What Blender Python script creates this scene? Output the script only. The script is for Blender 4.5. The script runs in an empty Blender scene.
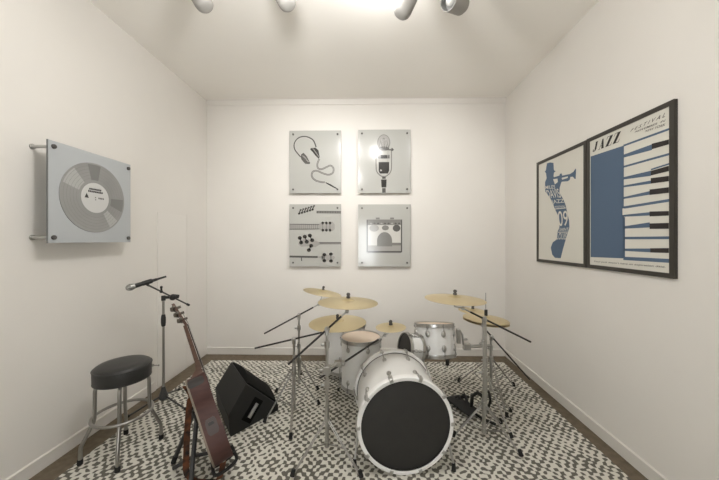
import bpy, bmesh, math, random
from mathutils import Vector, Matrix
random.seed(4)
S = bpy.context.scene
COL = S.collection
PI = math.pi
V3 = Vector

# ------------------------------------------------------------------ camera, world, light, exposure
HC = 1.377
cam_d = bpy.data.cameras.new('camera'); cam = bpy.data.objects.new('camera', cam_d); COL.objects.link(cam)
cam_d.sensor_width = 36.0; cam_d.lens = 295.0 / 719.0 * 36.0
cam_d.shift_x = -5.35 / 719.0; cam_d.shift_y = 0.0
cam_d.clip_start = 0.02
cam.location = (0, 0, HC); cam.rotation_euler = (PI / 2, 0, math.radians(1.0))
S.camera = cam

W = bpy.data.worlds.new('world'); S.world = W; W.use_nodes = True
W.node_tree.nodes['Background'].inputs[0].default_value = (0.94, 0.98, 1.0, 1)
W.node_tree.nodes['Background'].inputs[1].default_value = 9.0
S.view_settings.view_transform = 'Standard'; S.view_settings.look = 'None'
S.view_settings.exposure = 0.05; S.view_settings.gamma = 1.0
S.view_settings.use_curve_mapping = False
S.cycles.use_denoising = True
S.cycles.max_bounces = 10; S.cycles.diffuse_bounces = 6

def lamp(name, kind, loc, power, color=(1, 0.985, 0.965), aim=None, **kw):
    d = bpy.data.lights.new(name, kind); d.energy = power; d.color = color
    for k, v in kw.items(): setattr(d, k, v)
    o = bpy.data.objects.new(name, d); COL.objects.link(o); o.location = loc
    if aim is not None:
        o.rotation_euler = (V3(aim) - V3(loc)).to_track_quat('-Z', 'Y').to_euler()
    return o
# glow beside the lit track head; the other three lamps are added, without fixtures
lamp('track_lamp_glow', 'POINT', (0.11, 1.80, 2.92), 8.5, shadow_soft_size=0.08)
lamp('added_fill_lamp', 'POINT', (-0.37, 1.2, 2.62), 40, shadow_soft_size=0.1)  # added fill for the whole room, well in front of the track
lamp('added_wash_left', 'SPOT', (-0.36, 1.90, 2.97), 74, aim=(-0.7, 3.55, 1.75), spot_size=1.7, spot_blend=1.0, shadow_soft_size=0.06)  # added spot brightening the back wall on the left, in no track head
lamp('added_wash_right', 'SPOT', (0.88, 1.90, 2.97), 44, aim=(0.5, 3.55, 1.75), spot_size=1.7, spot_blend=1.0, shadow_soft_size=0.06)  # added counterpart on the right, no can modelled around it

# ------------------------------------------------------------------ materials
def mat(name, col, rough=0.5, metal=0.0, **kw):
    m = bpy.data.materials.new(name); m.use_nodes = True
    b = m.node_tree.nodes['Principled BSDF']
    b.inputs['Base Color'].default_value = (*col, 1); b.inputs['Roughness'].default_value = rough
    b.inputs['Metallic'].default_value = metal
    for k, v in kw.items():
        b.inputs[k.replace('_', ' ')].default_value = v
    return m

def N(m, kind, **kw):
    n = m.node_tree.nodes.new(kind)
    for k, v in kw.items(): setattr(n, k, v)
    return n

def noisy(name, c0, c1, scale, rough=0.6, bump=0.0, stretch=(1, 1, 1), metal=0.0, detail=4, dist=0.01, **kw):
    m = mat(name, c0, rough, metal, **kw); t = m.node_tree; b = t.nodes['Principled BSDF']
    tc = N(m, 'ShaderNodeTexCoord'); mp = N(m, 'ShaderNodeMapping'); mp.inputs['Scale'].default_value = stretch
    nz = N(m, 'ShaderNodeTexNoise'); nz.inputs['Scale'].default_value = scale; nz.inputs['Detail'].default_value = detail
    rp = N(m, 'ShaderNodeValToRGB')
    rp.color_ramp.elements[0].position = 0.3; rp.color_ramp.elements[1].position = 0.7
    rp.color_ramp.elements[0].color = (*c0, 1); rp.color_ramp.elements[1].color = (*c1, 1)
    t.links.new(tc.outputs['Object'], mp.inputs['Vector']); t.links.new(mp.outputs['Vector'], nz.inputs['Vector'])
    t.links.new(nz.outputs['Fac'], rp.inputs['Fac']); t.links.new(rp.outputs['Color'], b.inputs['Base Color'])
    if bump:
        bp = N(m, 'ShaderNodeBump'); bp.inputs['Strength'].default_value = bump; bp.inputs['Distance'].default_value = dist
        t.links.new(nz.outputs['Fac'], bp.inputs['Height']); t.links.new(bp.outputs['Normal'], b.inputs['Normal'])
    return m

WALL = noisy('wall_paint', (0.745, 0.72, 0.68), (0.76, 0.735, 0.695), 3.0, 0.65)
CEIL = noisy('ceiling_paint', (0.895, 0.87, 0.825), (0.905, 0.88, 0.835), 3.0, 0.8)
TRIM = mat('trim_paint', (0.73, 0.705, 0.665), 0.5)
DOORM = mat('door_paint', (0.76, 0.735, 0.695), 0.5)
FLOOR = noisy('floor_brown', (0.115, 0.09, 0.06), (0.165, 0.13, 0.089), 26.0, 0.8, 0.25)

# rug: cream field worked with rows of charcoal dashes
RUG = mat('rug_weave', (0.6, 0.57, 0.5), 0.95)
def build_rug_nodes(m):
    t = m.node_tree; b = t.nodes['Principled BSDF']; L = t.links.new
    def math_(op, a, c):
        n = N(m, 'ShaderNodeMath', operation=op)
        for i, v in ((0, a), (1, c)):
            if v is None: continue
            if isinstance(v, (int, float)): n.inputs[i].default_value = v
            else: L(v, n.inputs[i])
        return n.outputs[0]
    def noise(vec, scale, detail):
        n = N(m, 'ShaderNodeTexNoise'); n.inputs['Scale'].default_value = scale; n.inputs['Detail'].default_value = detail
        L(vec, n.inputs['Vector']); return n
    tc = N(m, 'ShaderNodeTexCoord'); P = tc.outputs['Object']
    wob = noise(P, 13.0, 2.0)
    sub = N(m, 'ShaderNodeVectorMath', operation='SUBTRACT'); sub.inputs[1].default_value = (0.5, 0.5, 0.5)
    mul = N(m, 'ShaderNodeVectorMath', operation='MULTIPLY'); mul.inputs[1].default_value = (0.060, 0.038, 0.0)
    add = N(m, 'ShaderNodeVectorMath', operation='ADD')
    L(wob.outputs['Color'], sub.inputs[0]); L(sub.outputs[0], mul.inputs[0]); L(P, add.inputs[0]); L(mul.outputs[0], add.inputs[1])
    sp = N(m, 'ShaderNodeSeparateXYZ'); L(add.outputs[0], sp.inputs[0])
    # staggered rows: pale pebbles at one set of nodes, charcoal dashes at the other
    cx = math_('COSINE', math_('MULTIPLY', sp.outputs['X'], 2 * PI / 0.054), None)
    cy_ = math_('COSINE', math_('MULTIPLY', sp.outputs['Y'], 2 * PI / 0.060), None)
    f = math_('MULTIPLY', cx, cy_)
    n1 = noise(P, 4.5, 2.0).outputs['Fac']; n2 = noise(P, 34.0, 2.0).outputs['Fac']
    th = math_('ADD', math_('MULTIPLY', math_('SUBTRACT', n1, 0.5), 1.3), math_('MULTIPLY', math_('SUBTRACT', n2, 0.5), 2.3))
    d = math_('ADD', math_('ADD', f, th), 0.08)
    mr = N(m, 'ShaderNodeMapRange'); mr.inputs['From Min'].default_value = -0.14; mr.inputs['From Max'].default_value = 0.14
    L(d, mr.inputs['Value'])
    fine = noise(P, 160.0, 2.0)
    mix = N(m, 'ShaderNodeMix', data_type='RGBA')
    mix.inputs['A'].default_value = (0.125, 0.118, 0.098, 1); mix.inputs['B'].default_value = (0.66, 0.645, 0.58, 1)
    L(mr.outputs[0], mix.inputs['Factor']); L(mix.outputs['Result'], b.inputs['Base Color'])
    bp = N(m, 'ShaderNodeBump'); bp.inputs['Strength'].default_value = 0.4; bp.inputs['Distance'].default_value = 0.004
    L(fine.outputs['Fac'], bp.inputs['Height']); L(bp.outputs['Normal'], b.inputs['Normal'])
build_rug_nodes(RUG)

CHROME = mat('chrome', (0.50, 0.495, 0.48), 0.30, 1.0)
STEEL = mat('brushed_steel', (0.36, 0.35, 0.33), 0.36, 1.0)
BLACK = mat('black_plastic', (0.012, 0.012, 0.012), 0.5)
RUBBER = mat('black_rubber', (0.01, 0.01, 0.01), 0.8)
RODM = mat('dark_rod', (0.02, 0.017, 0.015), 0.45)
DRUMW = noisy('white_drum_wrap', (0.74, 0.74, 0.73), (0.80, 0.80, 0.79), 6.0, 0.28)
HOOPW = mat('white_hoop_lacquer', (0.86, 0.86, 0.85), 0.3)
HEADB = noisy('black_drum_head', (0.021, 0.02, 0.019), (0.025, 0.024, 0.022), 20.0, 0.55)
HEADC = noisy('coated_drum_head', (0.66, 0.54, 0.43), (0.70, 0.58, 0.47), 5.0, 0.6)
HEADW = mat('clear_drum_head', (0.7, 0.7, 0.66), 0.4)
BRASS = noisy('cymbal_bronze', (0.60, 0.49, 0.28), (0.68, 0.57, 0.35), 2.5, 0.36, metal=0.75, stretch=(1, 1, 6))
FELT = mat('grey_felt', (0.09, 0.085, 0.08), 0.9)
VINYL = noisy('black_vinyl', (0.022, 0.022, 0.021), (0.028, 0.028, 0.027), 40.0, 0.42, 0.08, dist=0.002)
TOLEX = noisy('black_tolex', (0.008, 0.0085, 0.008), (0.012, 0.0125, 0.012), 300.0, 0.7, 0.4, dist=0.001)
GRILLE = noisy('black_grille', (0.002, 0.002, 0.002), (0.004, 0.004, 0.004), 400.0, 0.9, 0.4, dist=0.001, Specular_IOR_Level=0.2)
HANDLE = mat('grey_handle', (0.22, 0.22, 0.21), 0.5)
WOOD = noisy('red_brown_wood', (0.050, 0.019, 0.016), (0.075, 0.029, 0.024), 9.0, 0.6, stretch=(1, 1, 5))
NECKW = noisy('brown_neck_wood', (0.085, 0.045, 0.03), (0.12, 0.065, 0.045), 12.0, 0.45, stretch=(1, 1, 6))
SPRUCE = noisy('spruce_top', (0.50, 0.33, 0.16), (0.58, 0.39, 0.2), 14.0, 0.35, stretch=(6, 1, 1))
BIND = mat('cream_binding', (0.20, 0.165, 0.125), 0.5)
DARKW = mat('dark_rosewood', (0.03, 0.02, 0.016), 0.5)
PLATE = mat('black_control_plate', (0.03, 0.027, 0.027), 0.4)
PLATE2 = mat('grey_control_plate', (0.06, 0.045, 0.043), 0.5)
PEGM = mat('dull_nickel', (0.16, 0.145, 0.125), 0.45, 0.8)
STRAPM = noisy('woven_strap', (0.016, 0.015, 0.012), (0.20, 0.068, 0.026), 22.0, 0.9, detail=2)
STANDB = mat('black_stand_metal', (0.035, 0.035, 0.035), 0.45)
MICB = mat('microphone_black', (0.014, 0.014, 0.014), 0.4)
MESHM = noisy('silver_mesh', (0.22, 0.22, 0.21), (0.55, 0.55, 0.53), 220.0, 0.35, metal=0.8)
ACRYL = mat('grey_acrylic', (0.45, 0.45, 0.425), 0.14, Specular_IOR_Level=0.9)
ACRYL2 = mat('silver_grey_acrylic', (0.44, 0.46, 0.475), 0.16)
EDGE = mat('acrylic_edge', (0.16, 0.17, 0.17), 0.3)
def ink(n, v): return mat(n, v if isinstance(v, tuple) else (v, v * 0.98, v * 0.93), 0.14, Specular_IOR_Level=0.9)
INK1, INK2, INK3, INK4 = ink('ink_black', 0.022), ink('ink_dark_grey', 0.09), ink('ink_mid_grey', 0.2), ink('ink_light_grey', 0.34)
INK0 = ink('ink_pale', 0.58)
FRAMEB = mat('dark_frame_wood', (0.032, 0.028, 0.021), 0.45)
PAPER = mat('poster_paper', (0.66, 0.645, 0.585), 0.6)
BLUE = mat('poster_blue', (0.075, 0.122, 0.195), 0.6)
KEYB = mat('poster_black', (0.016, 0.012, 0.011), 0.6)
RECM = noisy('smoky_record_grey', (0.255, 0.255, 0.25), (0.31, 0.31, 0.30), 3.0, 0.22)
REC2 = mat('record_pale_sector', (0.40, 0.40, 0.39), 0.22)
REC3 = mat('record_dark_sector', (0.20, 0.20, 0.195), 0.22)
LABELM = mat('record_label_paper', (0.56, 0.56, 0.55), 0.5)
LAMPW = mat('white_lamp_enamel', (0.33, 0.32, 0.30), 0.5)
LAMPIN = mat('lamp_inner_grey', (0.30, 0.30, 0.29), 0.5)
BULB = mat('frosted_bulb', (0.62, 0.62, 0.60), 0.3)
LIT = mat('lit_bulb', (1, 1, 1), 0.5, Emission_Color=(1, 0.93, 0.84, 1), Emission_Strength=2.0)

# ------------------------------------------------------------------ mesh helpers (all coordinates are metres in the room)
def basis(d):
    d = V3(d).normalized(); a = V3((0, 0, 1)) if abs(d.z) < 0.9 else V3((1, 0, 0))
    x = a.cross(d).normalized(); return x, d.cross(x).normalized(), d

class MB:
    def __init__(s): s.v = []; s.f = []; s.m = []
    def add(s, vs, fs, mi=0):
        o = len(s.v); s.v += [V3(v) for v in vs]
        for f in fs: s.f.append([i + o for i in f]); s.m.append(mi)
        return s
    def box(s, c, size, R=None, mi=0):
        c = V3(c); h = V3(size) / 2; R = R or Matrix.Identity(3)
        vs = [c + R @ V3((x * h.x, y * h.y, z * h.z)) for x in (-1, 1) for y in (-1, 1) for z in (-1, 1)]
        return s.add(vs, [(0, 1, 3, 2), (4, 6, 7, 5), (0, 4, 5, 1), (2, 3, 7, 6), (0, 2, 6, 4), (1, 5, 7, 3)], mi)
    def span(s, a, b, mi=0):
        a = V3(a); b = V3(b); return s.box((a + b) / 2, [abs(b[i] - a[i]) for i in range(3)], mi=mi)
    def lathe(s, o, axis, prof, n=24, mi=0):           # prof: (along axis, radius)
        o = V3(o); x, y, d = basis(axis); vs = []; fs = []; rows = []
        for (t, r) in prof:
            if r < 1e-6: rows.append([len(vs)]); vs.append(o + d * t)
            else:
                rows.append(list(range(len(vs), len(vs) + n)))
                vs += [o + d * t + (x * math.cos(2 * PI * k / n) + y * math.sin(2 * PI * k / n)) * r for k in range(n)]
        for a, b in zip(rows, rows[1:]):
            for k in range(n):
                k2 = (k + 1) % n
                if len(a) == 1 and len(b) == 1: break
                if len(a) == 1: fs.append((a[0], b[k2], b[k]))
                elif len(b) == 1: fs.append((a[k], a[k2], b[0]))
                else: fs.append((a[k], a[k2], b[k2], b[k]))
        return s.add(vs, fs, mi)
    def cyl(s, a, b, r, r2=None, n=12, mi=0):
        a = V3(a); b = V3(b); L = (b - a).length; r2 = r if r2 is None else r2
        return s.lathe(a, b - a, [(0, 0), (0, r), (L, r2), (L, 0)], n, mi)
    def tube(s, pts, r, n=10, closed=False, mi=0):
        P = [V3(p) for p in pts]; vs = []; rows = []; k = len(P); up = None
        for i, p in enumerate(P):
            if closed: d = P[(i + 1) % k] - P[i - 1]
            else: d = P[min(i + 1, k - 1)] - P[max(i - 1, 0)]
            d.normalize()
            if up is None: x, y, _ = basis(d)
            else:
                x = (up - d * up.dot(d)).normalized(); y = d.cross(x)
            up = x; rr = r[i] if isinstance(r, (list, tuple)) else r
            rows.append(list(range(len(vs), len(vs) + n)))
            vs += [p + (x * math.cos(2 * PI * j / n) + y * math.sin(2 * PI * j / n)) * rr for j in range(n)]
        fs = []
        pairs = list(zip(rows, rows[1:])) + ([(rows[-1], rows[0])] if closed else [])
        for a, b in pairs: fs += [(a[j], a[(j + 1) % n], b[(j + 1) % n], b[j]) for j in range(n)]
        if not closed: fs += [tuple(reversed(rows[0])), tuple(rows[-1])]
        return s.add(vs, fs, mi)
    def ball(s, c, r, n=14, sq=(1, 1, 1), mi=0):
        c = V3(c); vs = []; fs = []; m = n // 2
        for i in range(m + 1):
            th = PI * i / m
            for j in range(n):
                ph = 2 * PI * j / n
                vs.append(c + V3((math.sin(th) * math.cos(ph) * sq[0], math.sin(th) * math.sin(ph) * sq[1], math.cos(th) * sq[2])) * r)
        for i in range(m):
            for j in range(n): fs.append((i * n + j, (i + 1) * n + j, (i + 1) * n + (j + 1) % n, i * n + (j + 1) % n))
        return s.add(vs, fs, mi)
    def ring(s, c, axis, R, r, n=40, m=8, sq=1.0, mi=0):   # torus; sq stretches the section along the axis
        c = V3(c); x, y, d = basis(axis); vs = []; fs = []
        for i in range(n):
            a = 2 * PI * i / n; e = x * math.cos(a) + y * math.sin(a)
            for j in range(m):
                b = 2 * PI * j / m; vs.append(c + e * (R + r * math.cos(b)) + d * r * sq * math.sin(b))
        for i in range(n):
            for j in range(m): fs.append((i * m + j, ((i + 1) % n) * m + j, ((i + 1) % n) * m + (j + 1) % m, i * m + (j + 1) % m))
        return s.add(vs, fs, mi)
    def prism(s, poly, off, mi=0):                      # closed polygon swept by a vector
        P = [V3(p) for p in poly]; off = V3(off); k = len(P)
        return s.add(P + [p + off for p in P], [tuple(range(k))[::-1], tuple(range(k, 2 * k))] + [(i, (i + 1) % k, (i + 1) % k + k, i + k) for i in range(k)], mi)
    def poly(s, pts, mi=0): return s.add(pts, [tuple(range(len(pts)))], mi)

ORG = {}
def meta(o, label=None, cat=None, group=None, kind=None):
    if label: o['label'] = label
    if cat: o['category'] = cat
    if group: o['group'] = group
    if kind: o['kind'] = kind
    return o
def thing(name, label, cat, loc, group=None):
    o = bpy.data.objects.new(name, None); COL.objects.link(o); o.location = loc; o.empty_display_size = 0.05
    ORG[o.name] = V3(loc); return meta(o, label, cat, group)
def obj(name, mb, mats, parent=None, smooth=None, bevel=0.0, label=None, loc=None):
    org = ORG[parent.name] if parent else V3(loc or (0, 0, 0))
    me = bpy.data.meshes.new(name)
    me.from_pydata([v - org for v in mb.v], [], mb.f)
    for m in (mats if isinstance(mats, (list, tuple)) else [mats]): me.materials.append(m)
    for p, mi in zip(me.polygons, mb.m): p.material_index = mi
    bm = bmesh.new(); bm.from_mesh(me)
    if smooth != 'flatart': bmesh.ops.recalc_face_normals(bm, faces=bm.faces)
    bm.to_mesh(me); bm.free()
    if smooth != 'flatart':
        me.shade_smooth(); me.set_sharp_from_angle(angle=math.radians(smooth or 38))
    o = bpy.data.objects.new(name, me); COL.objects.link(o)
    if parent: o.parent = parent
    elif loc: o.location = loc
    if bevel:
        b = o.modifiers.new('bevel', 'BEVEL'); b.width = bevel; b.segments = 2; b.limit_method = 'ANGLE'; b.angle_limit = 0.6
    if label: o['label'] = label
    ORG[o.name] = org
    return o
def struct(name, mb, m, bevel=0.0): return meta(obj(name, mb, m, bevel=bevel), kind='structure')

# ------------------------------------------------------------------ the room
XL, XR, YB, YF, ZC, ZF = -1.981, 1.617, 3.55, -1.0, 3.07, -0.008
T = 0.1
struct('floor', MB().span((XL - T, YF - T, ZF - T), (XR + T, YB + T, ZF)), FLOOR)
struct('ceiling', MB().span((XL - T, YF - T, ZC), (XR + T, YB + T, ZC + T)), CEIL)
struct('wall_left', MB().span((XL - T, YF, ZF), (XL, YB, ZC)), WALL)
struct('wall_right', MB().span((XR, YF, ZF), (XR + T, YB, ZC)), WALL)
struct('wall_back', MB().span((XL - T, YB, ZF), (XR + T, YB + T, ZC)), WALL)
# the wall behind the camera with its open window
wf = MB().span((XL - T, YF - T, ZF), (-0.40, YF, ZC)).span((0.12, YF - T, ZF), (XR + T, YF, ZC)).span((-0.40, YF - T, 1.78), (0.12, YF, ZC)).span((-0.40, YF - T, ZF), (0.12, YF, 0.55))
struct('wall_front', wf, WALL)
def moulding(prof, a, b):                               # prof in (out from wall, up) swept from a to b
    m = MB(); a = V3(a); b = V3(b); d = (b - a).normalized(); out = V3((-d.y, d.x, 0))
    P = [a + out * x + V3((0, 0, z)) for x, z in prof]
    return m.prism(P, b - a)
BP = [(0, 0), (0.008, 0), (0.008, 0.074), (0.012, 0.076), (0.012, 0.081), (0.004, 0.086), (0, 0.086)]
struct('baseboard_right', moulding(BP, (XR, YF, ZF), (XR, YB, ZF)), TRIM)
struct('baseboard_back', moulding(BP, (XR, YB, ZF), (XL, YB, ZF)), TRIM)
struct('baseboard_left', moulding(BP, (XL, 2.69, ZF), (XL, YF, ZF)), TRIM)
CP = [(0, 0), (0.010, 0), (0.014, 0.012), (0.014, 0.05), (0.022, 0.062), (0, 0.062)]
struct('trim_1', moulding(CP, (XR, YB, ZC - 0.062), (XL, YB, ZC - 0.062)), TRIM)
struct('door_1', MB().span((XL, 2.712, 0.012), (XL + 0.006, 3.145, 1.635)), DOORM, bevel=0.001)
struct('trim_2', MB().span((XL, 3.153, 0.004), (XL + 0.005, 3.53, 1.655)), WALL, bevel=0.002)

rug = obj('area_rug', MB().span((-1.815, 0.35, ZF), (1.505, 3.35, 0.0)), RUG, bevel=0.003, loc=(-0.15, 1.85, ZF))
meta(rug, 'large cream area rug with rows of charcoal dashes lying under the drum kit', 'rug')

p = thing('wall_peg', 'small metal peg sticking out of the left wall just right of the stool seat', 'peg', (XL, 2.655, 0.235))
obj('plate', MB().cyl((XL, 2.655, 0.235), (XL + 0.004, 2.655, 0.235), 0.012), STEEL, p)
obj('pin', MB().cyl((XL + 0.003, 2.655, 0.235), (XL + 0.055, 2.655, 0.235), 0.0045).ball((XL + 0.055, 2.655, 0.235), 0.008), STEEL, p)

# ------------------------------------------------------------------ track lights at the ceiling
rail = MB().span((-1.35, 1.83, 3.035), (0.95, 1.87, ZC))
meta(obj('track_rail', rail, LAMPW, loc=(-0.2, 1.85, 3.05)), 'white ceiling track that the spotlights hang from', 'track')
def spotlight(end, axis, length, label, lit=False, opened=False):
    # end: the visible lower end of the can; axis: from that end along the can
    e = V3(end); a = V3(axis).normalized(); top = e + a * length
    piv = e + a * length * 0.62
    t = thing('track_spotlight', label, 'spotlight', (piv.x, 1.85, 3.035), 'spotlights on the ceiling track')
    r = 0.058
    if opened:
        prof = [(0.05, 0), (0.05, r * 0.86), (0.0, r * 0.93), (0.0, r), (length * 0.8, r), (length * 0.93, r * 0.8), (length, r * 0.35), (length, 0)]
        obj('lamp_can', MB().lathe(e, a, prof[2:], 32), LAMPW, t)
        obj('reflector', MB().lathe(e, a, prof[:3], 32), LAMPIN, t)
        obj('bulb', MB().lathe(e, a, [(0.002, 0), (0.004, 0.015), (0.012, 0.026), (0.026, 0.031), (0.05, 0.03)], 24), BULB, t)
    else:
        prof = [(0, 0), (0, r * 0.45), (0.008, r * 0.72), (0.022, r * 0.92), (0.045, r), (length, r), (length, r * 0.92), (length - 0.03, r * 0.86)]
        obj('lamp_can', MB().lathe(e, a, prof, 32), LAMPW, t)
        obj('bulb', MB().lathe(e, a, [(length - 0.03, r * 0.86), (length - 0.02, 0.03), (length - 0.012, 0)], 24), LIT if lit else BULB, t)
    yk = MB().tube([(piv.x, 1.85, 3.036), (piv.x, 1.85, max(piv.z, 2.93)), tuple(piv + V3((0, 0.02, 0)))], 0.012)
    obj('yoke', yk, LAMPW, t)
    return t
spotlight((-1.035, 1.85, 2.845), (-0.35, 0.05, 0.6), 0.19, 'faint white spotlight can at the ceiling, leftmost of the four')
spotlight((-0.505, 1.85, 2.845), (-0.33, 0.05, 0.6), 0.19, 'white spotlight can at the ceiling above the headphones picture')
spotlight((0.185, 1.85, 2.775), (0.42, -0.1, 0.85), 0.20, 'long white spotlight can tilted up beside the bright patch of ceiling', lit=True)
spotlight((0.475, 1.80, 2.835), (0.55, 0.45, 0.2), 0.17, 'white spotlight can turned to the room showing its round unlit bulb', opened=True)

# ------------------------------------------------------------------ text
def text_polys(txt, shear=0.0, bold=0.0):
    c = bpy.data.curves.new('lettering_curve', 'FONT'); c.body = txt; c.shear = shear; c.resolution_u = 3; c.offset = bold
    o = bpy.data.objects.new('lettering_tmp', c); COL.objects.link(o)
    dg = bpy.context.evaluated_depsgraph_get(); me = o.evaluated_get(dg).to_mesh()
    vs = [(v.co.x, v.co.y) for v in me.vertices]; fs = [tuple(q.vertices) for q in me.polygons]
    o.evaluated_get(dg).to_mesh_clear(); bpy.data.objects.remove(o); bpy.data.curves.remove(c)
    return vs, fs
def put_text(mb, txt, quad, lift, mi, to3, shear=0.0, bold=0.004):
    # quad: four 2-D corners BL, BR, TR, TL that the line of text fills
    vs, fs = text_polys(txt, shear, bold)
    x0 = min(v[0] for v in vs); x1 = max(v[0] for v in vs); y0 = min(v[1] for v in vs); y1 = max(v[1] for v in vs)
    out = []
    for x, y in vs:
        a = (x - x0) / (x1 - x0); b = (y - y0) / (y1 - y0)
        u = [(1 - b) * ((1 - a) * quad[0][i] + a * quad[1][i]) + b * ((1 - a) * quad[3][i] + a * quad[2][i]) for i in (0, 1)]
        out.append(to3(u[0], u[1], lift))
    mb.add(out, fs, mi)
def stroke(mb, pts, w, lift, mi, to3, closed=False):
    k = len(pts); Lp = []; Rp = []
    for i in range(k):
        a = V3((*pts[i - 1 if (i or closed) else 0], 0)); b = V3((*pts[(i + 1) % k if closed else min(i + 1, k - 1)], 0))
        d = (b - a).normalized(); n = V3((-d.y, d.x, 0)); ww = w[i] if isinstance(w, (list, tuple)) else w
        Lp.append((pts[i][0] + n.x * ww / 2, pts[i][1] + n.y * ww / 2)); Rp.append((pts[i][0] - n.x * ww / 2, pts[i][1] - n.y * ww / 2))
    for i in range(k if closed else k - 1):
        j = (i + 1) % k
        mb.add([to3(*q, lift) for q in (Lp[i], Lp[j], Rp[j], Rp[i])], [(0, 1, 2, 3)], mi)
def fill(mb, pts, lift, mi, to3): mb.add([to3(*q, lift) for q in pts], [tuple(range(len(pts)))], mi)
def ell(cx, cy, rx, ry, a0=0, a1=360, n=28, rot=0):
    c, s = math.cos(math.radians(rot)), math.sin(math.radians(rot)); out = []
    for i in range(n + 1):
        t = math.radians(a0 + (a1 - a0) * i / n); x = rx * math.cos(t); y = ry * math.sin(t)
        out.append((cx + x * c - y * s, cy + x * s + y * c))
    return out[:-1] if abs(a1 - a0) == 360 else out
def rect(x0, y0, x1, y1): return [(x0, y0), (x1, y0), (x1, y1), (x0, y1)]

# ------------------------------------------------------------------ four acrylic prints on the back wall
INKS = [INK1, INK2, INK3, INK4, INK0]
def smooth_path(P, n=8):
    out = []
    for i in range(len(P) - 1):
        p0, p1, p2, p3 = P[max(i - 1, 0)], P[i], P[i + 1], P[min(i + 2, len(P) - 1)]
        for k in range(n):
            t = k / n
            out.append(tuple(0.5 * (2 * p1[d] + (p2[d] - p0[d]) * t + (2 * p0[d] - 5 * p1[d] + 4 * p2[d] - p3[d]) * t * t + (3 * p1[d] - p0[d] - 3 * p2[d] + p3[d]) * t ** 3) for d in (0, 1)))
    return out + [P[-1]]
def art_headphones(mb, t):
    # coordinates in 440ths: x right, y up, origin top-left of the picture's crop
    stroke(mb, smooth_path([(70, -165), (35, -120), (32, -80), (60, -45), (105, -38), (150, -60), (170, -105)]), 8, 1, 1, t)
    stroke(mb, smooth_path([(74, -160), (40, -118), (37, -80), (62, -50), (105, -43), (146, -64)]), 2.5, 2, 4, t)
    fill(mb, [(75, -150), (90, -140), (112, -165), (132, -205), (128, -212), (100, -210), (78, -185), (70, -165)], 1, 1, t)
    fill(mb, [(135, -112), (165, -108), (185, -125), (192, -165), (188, -180), (165, -158), (145, -132), (133, -120)], 1, 0, t)
    for k in range(5):
        stroke(mb, [(82 + k * 8, -160 - k * 9), (98 + k * 7, -165 - k * 8)], 4, 2, 3, t)
        stroke(mb, [(148 + k * 8, -114 - k * 10), (158 + k * 7, -122 - k * 11)], 4, 2, 3, t)
    cord = smooth_path([(190, -180), (178, -212), (182, -238), (205, -245), (235, -232), (262, -222), (280, -240), (276, -268), (250, -280), (215, -272), (175, -255), (148, -262), (143, -290), (165, -315), (205, -327), (225, -327)])
    stroke(mb, cord, 10, 1, 1, t); stroke(mb, cord, 4, 2, 3, t)
    stroke(mb, [(230, -330), (262, -346), (300, -368)], [5, 10, 6], 1, 0, t)
def art_microphone(mb, t):
    fill(mb, ell(160, -85, 42, 52), 1, 3, t)
    stroke(mb, ell(160, -80, 38, 48), 4, 2, 2, t, True)
    fill(mb, [(128, -112), (140, -70), (160, -50), (180, -70), (192, -112), (175, -125), (145, -125)], 2, 2, t)
    for k in range(5): stroke(mb, [(136 + k * 12, -115), (148 + k * 6, -60)], 2.5, 3, 4, t)
    fill(mb, ell(160, -118, 34, 12), 3, 1, t)
    stroke(mb, smooth_path([(112, -126), (112, -230), (118, -265), (140, -288), (160, -294), (180, -288), (202, -265), (208, -230), (208, -126)]), 7, 1, 2, t)
    stroke(mb, [(98, -126), (222, -126)], 9, 2, 1, t); fill(mb, rect(208, -134, 216, -116), 3, 0, t)
    fill(mb, rect(126, -181, 196, -158), 1, 0, t)
    stroke(mb, [(136, -132), (136, -200)], 4, 2, 3, t); stroke(mb, [(186, -132), (186, -200)], 4, 2, 3, t)
    fill(mb, [(128, -203), (194, -203), (194, -258), (186, -275), (136, -275), (128, -258)], 1, 0, t)
    fill(mb, ell(142, -255, 6, 6), 2, 3, t)
    fill(mb, rect(150, -308, 172, -294), 1, 1, t)
    fill(mb, [(143, -312), (178, -312), (176, -362), (146, -362)], 1, 0, t)
    fill(mb, rect(150, -395, 172, -366), 1, 1, t)
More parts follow.
